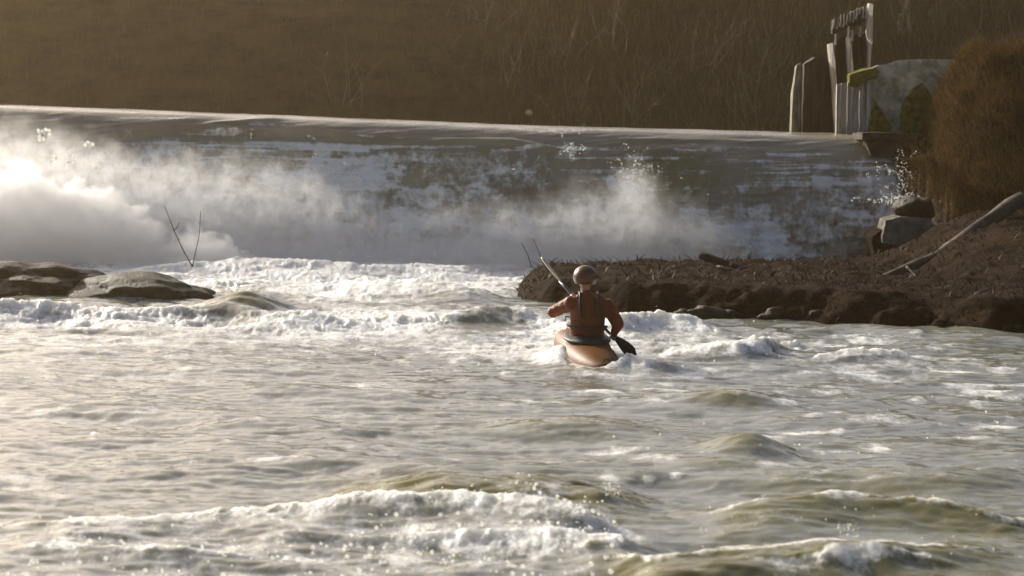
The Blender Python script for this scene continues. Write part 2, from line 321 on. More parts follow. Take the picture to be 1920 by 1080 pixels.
# far bank behind the upstream water
bx, by = np.meshgrid(axis(-70, 70, 420), np.concatenate([axis(67, 82, 150), axis(82.3, 400, 90)]))
rise = np.interp(by, [57, 68, 70, 73, 76, 80, 120, 400], [1.2, 1.9, 2.8, 5.4, 7.6, 8.6, 9.5, 11])
bz = rise + (fbm(bx*.25, by*.25, 3, 4)-.5)*.9*ss(70, 76, by) + (fbm(bx*1.2, by*1.2, 4, 4)-.5)*.25
far_bank = grid('far_bank', bx, by, bz, M['bank']); tag(far_bank, kind='structure')
# mud bar below the weir on the right
mx_, my_ = np.meshgrid(axis(-1.5, 26, 500), axis(26, 41.5, 260))
qpx, qpy = PXY(mx_, my_, mx_*0)
edge = np.interp(mx_, [G(925, 540, 0)[0], G(985, 575, 0)[0], G(1180, 596, 0)[0], G(1300, 598, 0)[0], G(1450, 607, 0)[0], G(1560, 612, 0)[0], G(1750, 622, 0)[0], G(1900, 632, 0)[0], 26],
                 [G(925, 540, 0)[1], G(985, 575, 0)[1], G(1180, 596, 0)[1], G(1300, 598, 0)[1], G(1450, 607, 0)[1], G(1560, 612, 0)[1], G(1750, 622, 0)[1], G(1900, 632, 0)[1], 26.5])
edge = edge + (fbm(mx_*1.1, my_*1.1, 5, 5, .6)-.5)*1.1
back = np.interp(mx_, [-1.5, -.2, .4, 2, 6, 26], [36.2, 36.6, 38.5, 39, 40, 41])
din = np.minimum(my_-edge, (back-my_)*.8); left = ss(G(900, 540)[0], G(1040, 540)[0], mx_)
barh = (.34+.08*ss(1, 3, mx_))
mz = -.35 + (barh+.35)*ss(-.25, 1.3, din)*left + (fbm(mx_*2, my_*2, 6, 4)-.5)*.16*ss(0, .6, din) + (billow(mx_*5, my_*4, 7, 3)-.5)*.04*ss(-.1, .4, din)
# right hand bank rising out of the bar
bk = ss(5.6, 8.0, mx_)*ss(31.2, 36.0, my_+.28*(mx_-7))
mz = mz + bk*.75 + ss(6.8, 9.0, mx_)*ss(35, 41, my_)*.35
mud_bar = grid('mud_bar', mx_, my_, mz, M['earth']); tag(mud_bar, kind='structure')
def bar_z(x, y):
    j = np.argmin(np.abs(mx_[0]-x)); i = np.argmin(np.abs(my_[:, 0]-y)); return float(mz[i, j])
# grassy mound over the bar at the right
gx, gy = np.meshgrid(axis(6.2, 30, 420), axis(37.0, 64, 300))
lip = np.interp(gx, [P(1700, 260, 42)[0], P(1745, 290, 41)[0], P(1790, 345, 40)[0], P(1850, 362, 39.5)[0], P(1920, 355, 39)[0], 12, 30], [43.6, 41.2, 39.9, 39.3, 38.8, 38, 36])
top = np.interp(gx, [6.2, P(1660, 130, 44)[0], P(1700, 110, 44)[0], P(1760, 92, 44)[0], P(1850, 82, 44)[0], P(1920, 90, 44)[0], 14, 30], [1.2, 3.2, 3.85, 4.15, 4.35, 4.3, 4.6, 6])
base = np.interp(gx, [6.2, P(1745, 290, 41)[0], P(1790, 345, 40)[0], P(1850, 362, 39.5)[0], 12, 30], [1.2, 2.1, 1.62, 1.5, 1.4, 1.2])
gq = gx*43/np.maximum(gy, 43)
top = np.interp(gq, [6.2, P(1735, 200, 43)[0], P(1755, 150, 43)[0], P(1772, 112, 43)[0], P(1805, 92, 43)[0], P(1850, 82, 43)[0], P(1920, 90, 43)[0], 14, 30], [1.2, 1.6, 2.9, 3.4, 3.85, 4.05, 4.05, 4.4, 6])
top = top + (fbm(gq*1.5, gy*0, 14, 3)-.5)*.5
t = np.clip((gy-lip)/(4.6), 0, 1)
gz = base + (top-base)*np.sin(t*math.pi/2)**.9 + (fbm(gx*1.3, gy*1.3, 12, 4)-.5)*.95*ss(0, .25, t)
gz = np.where(gy < lip, base-(lip-gy)*3.5, gz); gz = gz - .0*gy
mound_o = grid('grassy_bank', gx, gy, gz, M['grassbank']); tag(mound_o, kind='structure')

# ================================================================ stems and grass (stuff)
def blades(name, base, H, lean, Wd, mat_, tint, segs=4, curl=.25, drop=0.0):
    """base (n,3), H (n,), lean (n,2) -> curved tapering ribbons"""
    n = len(base); s = np.linspace(0, 1, segs+1)
    ang = np.random.rand(n)*math.pi*.6-math.pi*.3; wx = np.cos(ang); wy = np.sin(ang)
    vs = []
    bend = lean[:, None, :]*(s[None, :, None]**1.8)*H[:, None, None]
    c = base[:, None, :] + np.concatenate([bend, (H[:, None]*(s[None]-drop*s[None]**3))[..., None]], -1)
    wob = (np.random.rand(n, segs+1, 2)-.5)*(Wd[:, None, None]*curl*6)*s[None, :, None]; c[..., :2] += wob
    half = (Wd[:, None]*(1-.75*s[None]))[..., None]*np.stack([wx, wy, 0*wx], -1)[:, None, :]
    v = np.stack([c-half, c+half], 2).reshape(-1, 3)
    b = (np.arange(n)*(segs+1)*2)[:, None] + (np.arange(segs)*2)[None]
    fa = np.stack([b, b+1, b+3, b+2], -1).reshape(-1, 4)
    return np_mesh(name, v, fa, mat_, {'tint': np.repeat(tint, (segs+1)*2)}, smooth=False)
def bank_pts(n, pxa, pxb, ya, yb):
    yy = ya+(yb-ya)*np.random.rand(n); px = pxa+(pxb-pxa)*np.random.rand(n); xx = (px-960)/F*yy
    zz = np.interp(yy, [57, 68, 70, 73, 76, 80, 120], [1.2, 1.9, 2.8, 5.4, 7.6, 8.6, 9.5]) + (fbm(xx*.25, yy*.25, 3, 4)-.5)*.9*ss(70, 76, yy) + (fbm(xx*1.2, yy*1.2, 4, 4)-.5)*.25
    return np.stack([xx, yy, zz-.05], -1)
def rnd(n, a, b): return a+(b-a)*np.random.rand(n)
b1 = bank_pts(15000, 940, 1960, 69, 77); b1[:3000, 0] -= np.abs(np.random.randn(3000))*2.2
o = blades('dry_brush', b1, rnd(15000, .25, .95)**1.2, np.random.randn(15000, 2)*.32, rnd(15000, .005, .014), M['straw'], np.random.rand(15000)**2.2); tag(o, kind='stuff')
b2 = bank_pts(5000, -700, 1010, 69, 77)
o = blades('hazy_brush', b2, rnd(5000, .2, .6), np.random.randn(5000, 2)*.2, rnd(5000, .006, .012), M['straw'], np.random.rand(5000)*.6); tag(o, kind='stuff')
b3 = bank_pts(2600, 1060, 1200, 71.5, 76.5); b3[:, 0] += np.random.randn(2600)*.55
o = blades('olive_brush', b3, rnd(2600, .3, .9), np.random.randn(2600, 2)*.25+np.array([.1, -.2]), rnd(2600, .006, .012), M['olive'], np.random.rand(2600)); tag(o, kind='stuff')
# dry grass on the mound
n = 90000; sub_z = gz[:150, :150]; g0, g1 = np.gradient(sub_z, gy[1, 0]-gy[0, 0], gx[0, 1]-gx[0, 0]); wgt = np.sqrt(1+g0**2+g1**2)
wgt = (wgt*(gy[:150, :150] > lip[:150, :150]-.6)*(sub_z > .6)).ravel(); pick = np.random.choice(150*150, n, p=wgt/wgt.sum()); ii, jj = pick//150, pick % 150
ok = gy[ii, jj] < lip[ii, jj]+7
ii, jj = ii[ok], jj[ok]; n = len(ii)
fu, fv = np.random.rand(n), np.random.rand(n); bil = lambda A: (A[ii, jj]*(1-fu)+A[ii+1, jj]*fu)*(1-fv)+(A[ii, jj+1]*(1-fu)+A[ii+1, jj+1]*fu)*fv
bb = np.stack([bil(gx), bil(gy), bil(gz)-.03], -1)
o = blades('dry_grass', bb, rnd(n, .15, .45), np.random.randn(n, 2)*.45+np.array([-.3, -.8]), rnd(n, .004, .009), M['grass'], np.random.rand(n)**1.5, segs=4, drop=.45); tag(o, kind='stuff')

n = 9000; ii = np.random.randint(0, 230, n); jj = np.random.randint(0, 330, n)
ok = mz[ii, jj] > -.02; ii, jj = ii[ok], jj[ok]; n = len(ii)
bb = np.stack([mx_[ii, jj]+rnd(n, -.03, .03), my_[ii, jj], mz[ii, jj]-.01], -1); an = rnd(n, 0, 6.28)
o = blades('leaf_litter', bb, rnd(n, .04, .13), np.stack([np.cos(an), np.sin(an)*.6], -1)*rnd(n, .6, 2.2)[:, None], rnd(n, .006, .016), M['litter'], np.random.rand(n)**2, segs=3); tag(o, kind='stuff')

n = 5000; pk = np.random.choice(150*150, n, p=wgt/wgt.sum()); ii, jj = pk//150, pk % 150; bb = np.stack([gx[ii, jj], gy[ii, jj], gz[ii, jj]-.03], -1)
o = blades('stray_grass', bb, rnd(n, .3, .85), np.random.randn(n, 2)*.7, rnd(n, .003, .007), M['grass'], np.random.rand(n), segs=5, drop=.2); tag(o, kind='stuff')

# ================================================================ solids helpers
def tube(name, pts, r, mat_, parent=None, seg=10, rough=.15, sub=4, seed=0):
    """tapered, slightly irregular limb along pts; r = radius per point"""
    pts = [Vector(p) for p in pts]; bm = bmesh.new(); rings = []
    q = []; rr = []
    for k in range(len(pts)-1):
        for s_ in range(sub): t_ = s_/sub; q.append(pts[k].lerp(pts[k+1], t_)); rr.append(r[k]*(1-t_)+r[k+1]*t_)
    q.append(pts[-1]); rr.append(r[-1])
    for k, p in enumerate(q):
        d = (q[min(k+1, len(q)-1)]-q[max(k-1, 0)]).normalized(); u_ = d.cross(Vector((.3, .2, 1))).normalized(); v_ = d.cross(u_)
        ring = []
        for s_ in range(seg):
            a_ = 2*math.pi*s_/seg; dirv = u_*math.cos(a_)+v_*math.sin(a_)
            nn = 1+rough*2*mnoise.noise(p*6+dirv*1.3+Vector((seed, 0, 0)))
            ring.append(bm.verts.new(p+dirv*rr[k]*nn))
        rings.append(ring)
    for k in range(len(rings)-1):
        for s_ in range(seg): bm.faces.new((rings[k][s_], rings[k][(s_+1) % seg], rings[k+1][(s_+1) % seg], rings[k+1][s_]))
    bm.faces.new(rings[0][::-1]); bm.faces.new(rings[-1])
    return bm_obj(name, bm, mat_, parent)
def slab(name, poly, Yd, th, mat_, parent=None, rough=.03, cell=.12, skew=0.0, k=0.0):
    """solid board or wall: front outline as (px, py) at distance Yd, th metres thick, with worn faces"""
    bm = bmesh.new(); f_ = [V(p, q, Yd) for p, q in poly]; xm = sum(p.x for p in f_)/len(f_)
    for p in f_: p.y -= (p.x-xm)*k
    vs = [bm.verts.new(p) for p in f_]; face = bm.faces.new(vs)
    ex = bmesh.ops.extrude_face_region(bm, geom=[face]); nv = [g for g in ex['geom'] if isinstance(g, bmesh.types.BMVert)]
    bmesh.ops.translate(bm, verts=nv, vec=(skew, th, 0)); bmesh.ops.recalc_face_normals(bm, faces=bm.faces)
    bmesh.ops.triangulate(bm, faces=[x for x in bm.faces if len(x.verts) > 4])
    for _ in range(6):
        long_ = [e_ for e_ in bm.edges if e_.calc_length() > cell]
        if not long_: break
        bmesh.ops.subdivide_edges(bm, edges=long_, cuts=1); bmesh.ops.triangulate(bm, faces=bm.faces)
    for v_ in bm.verts:
        p = v_.co; nz = mnoise.noise_vector(p*2.3)*rough + mnoise.noise_vector(p*9)*rough*.35; v_.co = p+nz
    return bm_obj(name, bm, mat_, parent, smooth=False)
def rock(name, c, r, mat_, parent=None, seed=0, rough=.3, sub=4, flat=1.0):
    bm = bmesh.new(); bmesh.ops.create_icosphere(bm, subdivisions=sub, radius=1)
    for v_ in bm.verts:
        p = v_.co.copy(); s_ = Vector((seed*3.1, seed*1.7, 0))
        k = 1+rough*mnoise.noise(p*1.2+s_)*1.3+rough*.4*mnoise.noise(p*3.2+s_)+rough*.15*mnoise.noise(p*8+s_)
        v_.co = Vector((p.x*r[0]*k, p.y*r[1]*k, p.z*r[2]*k))+Vector(c)
    return bm_obj(name, bm, mat_, parent)

# ---- weir body and abutment
wz = [(-.0, -.12), (-.45, -.55), (-.9, -1.3), (-1.2, -2.2), (-1.3, -3.6), (1.6, -3.6), (1.6, -.14)]
bm = bmesh.new(); A_ = [bm.verts.new((-30, 43.95+y_, 2.72+z_)) for y_, z_ in wz]; B_ = [bm.verts.new((XE+.2, 43.95+y_, 2.45+z_)) for y_, z_ in wz]
for k in range(len(wz)): bm.faces.new((A_[k], A_[(k+1) % 7], B_[(k+1) % 7], B_[k]))
bm.faces.new(A_); bm.faces.new(B_[::-1]); bmesh.ops.recalc_face_normals(bm, faces=bm.faces)
weir = bm_obj('weir', bm, M['concrete'], smooth=False); tag(weir, 'long low concrete weir under the sheet of falling river water', 'weir')
ab = empty('abutment', P(1680, 300, 43)); tag(ab, 'stained dark concrete shelf at the right end of the weir below the pale wall', 'abutment')
def rel_parent(o, p): o.parent = p; o.matrix_parent_inverse = Matrix.Translation(-Vector(p.location)); return o
rel_parent(slab('coping', [(1616, 249), (1730, 252), (1731, 264), (1616, 262)], 43.0, 1.2, M['darkstone']), ab)
rel_parent(slab('block', [(1622, 262), (1722, 265), (1728, 296), (1632, 292)], 43.1, 1.0, M['darkstone']), ab)

# ---- pale wall with moss, timber sluice remains
wall = empty('bank_wall', P(1650, 250, 45)); tag(wall, 'pale weathered wall with mossy top beside the broken timber posts', 'wall')
rel_parent(slab('stone_face', [(1612, 252), (1606, 200), (1606, 150), (1622, 132), (1650, 122), (1690, 113), (1745, 110), (1790, 112), (1780, 256)], 44.7, .7, M['rockgrey'], rough=.02), wall)
for k, (x0, x1) in enumerate([(1568, 1575), (1577, 1588), (1589, 1599), (1600, 1611), (1612, 1622), (1623, 1633)]):
    rel_parent(slab('board', [(x0, 251), (x0+1, 158-k*2), (x1, 156-k*2), (x1, 251)], 44.5-.02*(k % 2), .12, M['paletimber'], rough=.012, cell=.2), wall)
rel_parent(slab('moss', [(1592, 158), (1594, 137), (1606, 133), (1640, 128), (1652, 134), (1640, 146), (1620, 152), (1606, 160)], 44.36, .35, M['moss'], rough=.06, cell=.07), wall)
rel_parent(slab('moss', [(1625, 252), (1630, 225), (1637, 205), (1640, 190), (1648, 200), (1655, 206), (1662, 222), (1670, 238), (1670, 252)], 44.42, .1, M['moss'], rough=.05, cell=.06), wall)
rel_parent(slab('moss', [(1690, 254), (1692, 215), (1700, 190), (1714, 170), (1730, 160), (1745, 180), (1750, 256)], 44.42, .14, M['moss'], rough=.06, cell=.06), wall)

gate = empty('sluice_frame', P(1600, 135, 46)); tag(gate, 'broken timber sluice frame with sunlit edges standing above the mossy wall', 'sluice frame')
def stake(pa, pb, ra, rb, Yd, m_, parent, name='post', seed=0, seg=4):
    a_ = V(*pa, Yd); b_ = V(*pb, Yd); o = tube(name, [a_, a_.lerp(b_, .5)+Vector((.01, 0, 0)), b_], [ra, (ra+rb)/2, rb], m_, seg=seg+2, rough=.2, sub=5, seed=seed)
    return rel_parent(o, parent) if parent else o
rel_parent(slab('post', [(1562, 165), (1566, 250), (1572, 250), (1566, 120), (1562, 80), (1556, 82)], 46.0, .25, M['paletimber'], rough=.01, k=1.7), gate)
rel_parent(slab('post', [(1588, 70), (1591, 136), (1600, 136), (1597, 100), (1594, 68)], 45.9, .2, M['paletimber'], rough=.015, cell=.08, k=1.7), gate)
rel_parent(slab('post', [(1630, 5), (1637, 8), (1636, 50), (1635, 80), (1632, 128), (1628, 128), (1629, 90), (1627, 60)], 45.8, .2, M['paletimber'], rough=.015, cell=.08, k=1.7), gate)
rel_parent(slab('panel', [(1566, 75), (1590, 66), (1594, 136), (1590, 160), (1568, 162)], 46.15, .12, M['timber'], rough=.02), gate)
rel_parent(slab('panel', [(1597, 66), (1628, 60), (1630, 128), (1600, 137)], 46.1, .12, M['timber'], rough=.02), gate)
rel_parent(slab('crossbeam', [(1560, 62), (1562, 36), (1585, 30), (1600, 20), (1628, 10), (1630, 34), (1608, 46), (1590, 52), (1572, 62)], 46.05, .22, M['timber'], rough=.04, cell=.06), gate)
random.seed(3)
for k in range(12):
    t_ = k/11; px = 1563+t_*66; py = 40-28*t_+random.uniform(-3, 4); L_ = random.uniform(8, 20)
    stake((px, py+L_), (px+2, py-5), .022, .012, 45.9+random.uniform(-.05, .1), M['paletimber'], gate, 'splinter', k)
for px, py in [(1566, 70), (1590, 55), (1597, 62), (1612, 55)]:
    stake((px, py+14), (px+1, py-6), .03, .015, 45.85, M['paletimber'], gate, 'splinter', px)
# piles at the left of the boards
pile = slab('timber_pile', [(1503, 250), (1506, 180), (1508, 120), (1530, 108), (1558, 112), (1562, 165), (1567, 251)], 46.4, .5, M['timber'], rough=.03)
tag(pile, 'broad dark upright timber pile left of the pale boards', 'post')
p2 = slab('pale_post', [(1484, 249), (1487, 170), (1494, 122), (1503, 118), (1501, 249)], 46.7, .3, M['greytimber'], rough=.012, cell=.1)
tag(p2, 'narrow pale weathered post left of the broad dark pile', 'post')

# ---- concrete block, rocks and logs on the bar
cb = slab('concrete_block', [(1655, 440), (1662, 412), (1690, 405), (1740, 410), (1757, 428), (1752, 470), (1722, 466), (1690, 460), (1655, 455)], 39.3, .6, M['blockstone'], rough=.04, cell=.06)
tag(cb, 'pale angular concrete block perched on the dark bank under the mossy boulder', 'block')
sk = slab('dark_ledge', [(1634, 440), (1655, 428), (1660, 452), (1740, 470), (1760, 500), (1640, 500), (1638, 470)], 39.5, .9, M['earth'], rough=.06, cell=.08)
tag(sk, 'dark earthy ledge beneath the pale angular concrete block', 'ledge')
c = P(1712, 395, 39.8); mr_ = rock('mossy_boulder', c, (.36, .35, .26), M['wetrock'], seed=4); tag(mr_, 'small dark mossy boulder with splash on top of the concrete block', 'boulder')
c = P(1685, 486, 38.6); r2 = rock('pale_rubble', c, (.34, .3, .12), M['rockgrey'], seed=9, rough=.5); tag(r2, 'low heap of pale rubble below the angular concrete block', 'rubble')
def log(name, pts, r, label, cat, seed=0, m_='wood', **kw):
    o = tube(name, [V(*p) for p in pts], r, M[m_], seed=seed, **kw); tag(o, label, cat); return o
log('driftwood_log', [(1608, 541, 33.5), (1680, 512, 34.5), (1760, 482, 35.5), (1840, 425, 36.5), (1915, 372, 37.5)], [.05, .07, .10, .12, .13], 'long driftwood log slanting up the bank to the right from the mud bar', 'log', 2)
log('driftwood_plank', [(1312, 478, 35.5), (1370, 498, 35.4), (1420, 515, 35.3), (1470, 535, 35.2)], [.06, .07, .06, .03], 'dark broken plank slanting down over the top edge of the mud bar', 'plank', 5, 'timber')
log('driftwood_branch', [(1345, 500, 34.8), (1400, 516, 34.5), (1450, 536, 34.2), (1520, 556, 33.8)], [.03, .04, .035, .02], 'thin grey branch lying below the dark broken plank on the mud bar', 'branch', 6)
log('bare_root', [(1700, 500, 34), (1716, 515, 33.8), (1720, 535, 33.6), (1719, 560, 33.6)], [.02, .018, .012, .008], 'thin bare root hooking down from the long slanting log', 'root', 7)
log('broken_branch', [(1830, 535, 33), (1850, 560, 32.6), (1872, 590, 32.2)], [.02, .03, .035], 'short rusty brown branch sticking up left of its twin at the right bank foot', 'branch', 8)
log('forked_branch', [(1905, 545, 33), (1890, 570, 32.6), (1880, 595, 32.2)], [.015, .02, .03], 'short rusty brown branch leaning right at the foot of the right bank', 'branch', 9)
log('bank_log', [(1700, 612, 30.4), (1780, 605, 30.8), (1850, 600, 31), (1925, 602, 31.2)], [.03, .05, .05, .04], 'brown waterlogged pole lying along the foot of the right bank', 'log', 10)
log('floating_pole', [(1660, 622, 29.8), (1760, 628, 29.7), (1850, 634, 29.5), (1930, 640, 29.3)], [.02, .03, .035, .03], 'reddish pole at the waterline, nearest the river below the right bank', 'pole', 11)
random.seed(21)
for k in range(16):
    px = random.uniform(1200, 1900); e_ = np.interp(px, [1200, 1450, 1750, 1900], [600, 606, 620, 630]); Yd = float(G(px, e_-random.uniform(0, 12), 0)[1])
    q = G(px, e_-6, 0); rr_ = random.uniform(.06, .17)
    o = rock('wet_stone', (q[0], q[1]+.15, .03), (rr_*1.5, rr_, rr_*.7), M['wetrock'], seed=30+k, rough=.5, sub=3); tag(o, 'small dark wet stone at the waterline along the foot of the mud bar', 'stone', 'wet stones along the foot of the mud bar')
for k in range(11):
    px = random.uniform(1420, 1880); py = random.uniform(530, 585); L_ = random.uniform(40, 110); sl_ = random.uniform(-.45, .25); Yd = 33.2-(py-530)/55*2.2
    pts = [(px-L_/2, py-sl_*L_/2+random.uniform(-3, 3), Yd), (px-L_*.1, py+random.uniform(-6, 2), Yd), (px+L_*.2, py+random.uniform(-6, 2), Yd+.1), (px+L_/2, py+sl_*L_/2, Yd+.25)]
    o = tube('tangled_root', [V(*p) for p in pts], [.012, .025, .022, .008], M['wood'], seed=50+k, seg=7); tag(o, 'dark crooked root tangled in the steep face of the mud bar', 'root', 'roots tangled in the mud bar')
def twig(name, base, Yd, stems, label):
    t_ = empty(name, P(*base, Yd)); tag(t_, label, 'twig')
    for k, s_ in enumerate(stems): rel_parent(tube('stem', [V(*p, Yd) for p in s_], list(np.linspace(.009, .004, len(s_))), M['timber'], seg=5, rough=.1, seed=k), t_)
twig('bare_twig', (361, 497), 33.5, [[(361, 500), (345, 472), (326, 432), (318, 410), (308, 385)], [(361, 500), (366, 475), (374, 440), (376, 395)], [(326, 432), (333, 425), (336, 416)]], 'forked bare twig poking out of the white water beside the left rocks')
twig('snagged_twig', (1010, 494), 36.3, [[(996, 500), (990, 478), (978, 455)], [(1020, 496), (1010, 472), (1000, 448)]], 'pair of thin bare twigs on the mud bar behind the paddle blade')

# ---- left rocks
c = P(30, 545, 32.4); rk = rock('flat_rock', (c[0], 33.0, .08), (1.05, .8, .30), M['wetrock'], seed=2, rough=.34, sub=5); tag(rk, 'flat topped dark brown rock in the white water at the left edge', 'rock')
c = P(250, 560, 32.2); rk2 = rock('smooth_boulder', (c[0], 32.7, .0), (1.05, .8, .30), M['washedrock'], seed=5, rough=.26, sub=5); tag(rk2, 'rounded grey green boulder washed by foam beside the flat topped rock', 'boulder')

# ---- small pale things on the far bank
c = P(992, 211, 69); o = rock('pale_stone', c, (.11, .1, .085), M['rockgrey'], seed=3, sub=3); tag(o, 'single pale stone at the foot of the brown far bank', 'stone')
def leaf(name, px, py, Yd, L_, label, rot):
    c = V(px, py, Yd); bm = bmesh.new(); pts = [(-1, 0, 0), (-.4, .22, .06), (.3, .26, .05), (1, 0, 0), (.3, -.26, .05), (-.4, -.22, .06)]
    vs = [bm.verts.new(c+Matrix.Rotation(rot, 3, 'Y') @ Vector((x_*L_, z_*.1, y_*L_))) for x_, y_, z_ in pts]; f_ = bm.faces.new(vs)
    ex = bmesh.ops.extrude_face_region(bm, geom=[f_]); bmesh.ops.translate(bm, verts=[g for g in ex['geom'] if isinstance(g, bmesh.types.BMVert)], vec=(0, .01, 0))
    bmesh.ops.recalc_face_normals(bm, faces=bm.faces); o = bm_obj(name, bm, M['paletimber']); tag(o, label, 'leaf')
def bare_bush(px, py, Yd, n_, hgt, label, seed, group=None):
    r_ = np.random.RandomState(seed); b_ = empty('bare_bush', P(px, py, Yd)); tag(b_, label, 'bush', group)
    for k in range(n_):
        p = V(px, py, Yd)+Vector((r_.randn()*.25, r_.randn()*.2, -.1)); pts = [p]; d = Vector((r_.randn()*.35, r_.randn()*.15, 1)).normalized()
        for q in range(5): p = p+d*hgt*r_.uniform(.16, .24); d = (d+Vector((r_.randn()*.22, r_.randn()*.1, -.05))).normalized(); pts.append(p)
        st = tube('stem', pts, list(np.linspace(.02, .006, 6)), M['stem'], seg=5, rough=.1, seed=k); rel_parent(st, b_)
        for z_ in range(3):
            a_ = pts[1+z_]; e_ = a_+Vector((r_.randn()*.4, r_.randn()*.2, r_.uniform(.3, .7)))*hgt*.4
            t2 = tube('twig', [a_, a_.lerp(e_, .5)+Vector((0, 0, -.03)), e_], [.011, .008, .004], M['stem'], seg=4, rough=.1); rel_parent(t2, b_); 
bare_bush(650, 205, 70.2, 5, 2.2, 'sparse bare bush at the foot of the smooth olive brown bank', 3)
bare_bush(900, 90, 73.5, 6, 2.2, 'spindly bare bush high on the bank above the middle of the weir', 8)
bare_bush(1080, 236, 69.8, 4, 2.2, 'thin bare shrub just behind the weir crest right of the pale stone', 12)
bare_bush(1190, 236, 69.6, 5, 2.6, 'taller bare shrub behind the weir crest beside the pale leaf', 15)
for k in range(9):
    bare_bush(*[(960, 150), (1040, 120), (1120, 170), (1150, 90), (1250, 160), (1300, 236), (1330, 120), (1450, 170), (1700, 60)][k], 70.5+k % 3, 5+k % 3, 1.4+.25*(k % 4), 'thin leafless shrub growing in the tangle of dry brush on the far bank', 40+k, 'leafless shrubs on the far bank')
bare_bush(1400, 240, 69.6, 6, 2.4, 'bare shrub behind the weir crest nearest the narrow pale post', 19)
leaf('pale_leaf', 1230, 195, 69.5, .09, 'pale leaf caught on the brush left of the narrow pale post', .2)
leaf('dry_leaf', 613, 101, 70.5, .10, 'lone pale leaf hanging high in front of the hazy brown bank', 1.9)

# ================================================================ kayak, kayaker, paddle
ORG = Vector((P(1100, 672, 25)[0], 25.0, 0.0))
def plastic(name, c, rough=.3, coat=.5, spec=.5):
    m, nt, b = mat(name); L = nt.links.new; v = coords(nt, (4, 4, 4)); n = N(nt, 'ShaderNodeTexNoise', Scale=1.5, Detail=6.0); L(v, n.inputs['Vector'])
    L(ramp(nt, n.outputs[0], [(.3, tuple(x*.75 for x in c)), (.7, c)]), b.inputs['Base Color']); b.inputs['Roughness'].default_value = rough; b.inputs['Specular IOR Level'].default_value = spec; b.inputs['Coat Weight'].default_value = coat; b.inputs['Coat Roughness'].default_value = .12
    n2 = N(nt, 'ShaderNodeTexNoise', Scale=8.0, Detail=3.0); L(v, n2.inputs['Vector']); bp = N(nt, 'ShaderNodeBump', Strength=.15, Distance=.01); L(n2.outputs[0], bp.inputs['Height']); L(bp.outputs[0], b.inputs['Normal'])
    return m
M['hull'] = plastic('orange_plastic', (.16, .052, .002), .55, 0, .2); M['helmet'] = plastic('helmet_shell', (.10, .030, .007), .35, .2)
M['jacket'] = noisy('wet_jacket', (.13, .024, .005), (.21, .040, .008), (5, 5, 5), .55, .5, .02, spec=.3)
M['vest'] = noisy('life_vest', (.10, .022, .006), (.15, .036, .009), (8, 8, 8), .6, .5, .01)
M['skin'] = noisy('skin', (.40, .24, .17), (.48, .30, .22), (8, 8, 8), .45, .1, .002)
M['black'] = noisy('black_neoprene', (.018, .018, .018), (.03, .03, .03), (9, 9, 9), .5, .3, .005)
M['blade'] = plastic('paddle_blade', (.62, .56, .38), .3, .4); M['shaft'] = plastic('paddle_shaft', (.05, .045, .04), .35, .3)
M['hair'] = noisy('hair', (.03, .02, .012), (.05, .03, .02), (20, 20, 20), .5, .5, .01)
M['eye'] = plastic('eye', (.5, .5, .48), .1, 1)
YAW = R(9)
kay = empty('kayak', ORG+Vector((0, .02, -.085)), YAW); kay.rotation_euler[0] = R(4); tag(kay, 'short orange whitewater kayak sinking its stern in the foam below the kayaker', 'kayak')
NS, NQ = 44, 28; bm = bmesh.new(); rings = []
for i in range(NS+1):
    t_ = i/NS; y_ = -1.10+2.35*t_; s_ = abs(t_-.47)/(.47 if t_ < .47 else .53)
    hw = .275*(1-s_**2.6)**.62+.012; rk_ = .24*s_**2.4 if t_ > .47 else .14*s_**2.6
    dk = .30 - .05*s_**2 + (.05 if t_ > .47 else .0)*(1-s_); bt = -.06+rk_; dk = max(dk*(1-s_**5)+.20*s_**5, bt+.05)+.0
    ring = []
    for k in range(NQ):
        a_ = 2*math.pi*k/NQ; cx_, sz = math.cos(a_), math.sin(a_); ex_ = .72
        xx_ = hw*math.copysign(abs(cx_)**ex_, cx_); zm = (bt+dk)/2-.02; zz_ = zm+(dk-zm if sz > 0 else zm-bt)*math.copysign(abs(sz)**(.9 if sz > 0 else .6), sz)
        ring.append(bm.verts.new((xx_, y_, zz_)))
    rings.append(ring)
for i in range(NS):
    for k in range(NQ): bm.faces.new((rings[i][k], rings[i][(k+1) % NQ], rings[i+1][(k+1) % NQ], rings[i+1][k]))
bm.faces.new(rings[0][::-1]); bm.faces.new(rings[-1]); bm_obj('hull', bm, M['hull'], kay)
def torus(name, cx_, cy_, cz, rx, ry, r, m_, parent):
    bm = bmesh.new(); A_ = []
    for i in range(36):
        a_ = 2*math.pi*i/36; A_.append([bm.verts.new((cx_+(rx+r*math.cos(b_))*math.cos(a_), cy_+(ry+r*math.cos(b_))*math.sin(a_), cz+r*math.sin(b_))) for b_ in [2*math.pi*j/8 for j in range(8)]])
    for i in range(36):
        for j in range(8): bm.faces.new((A_[i][j], A_[(i+1) % 36][j], A_[(i+1) % 36][(j+1) % 8], A_[i][(j+1) % 8]))
    return bm_obj(name, bm, m_, parent)
torus('cockpit_rim', 0, .05, .305, .245, .40, .018, M['black'], kay)
bm = bmesh.new(); vr = []
for j, (q, z_) in enumerate([(1.02, .30), (.97, .325), (.85, .332), (.65, .35), (.52, .39), (.50, .45)]):
    vr.append([bm.verts.new((.25*q*math.cos(a_), .05*(q if q > .7 else 0)+.41*(q if q > .7 else q*.62)*math.sin(a_)*(1 if q > .7 else 1), z_+.006*math.sin(a_*5))) for a_ in [2*math.pi*k/32 for k in range(32)]])
for j in range(5):
    for k in range(32): bm.faces.new((vr[j][k], vr[j][(k+1) % 32], vr[j+1][(k+1) % 32], vr[j+1][k]))
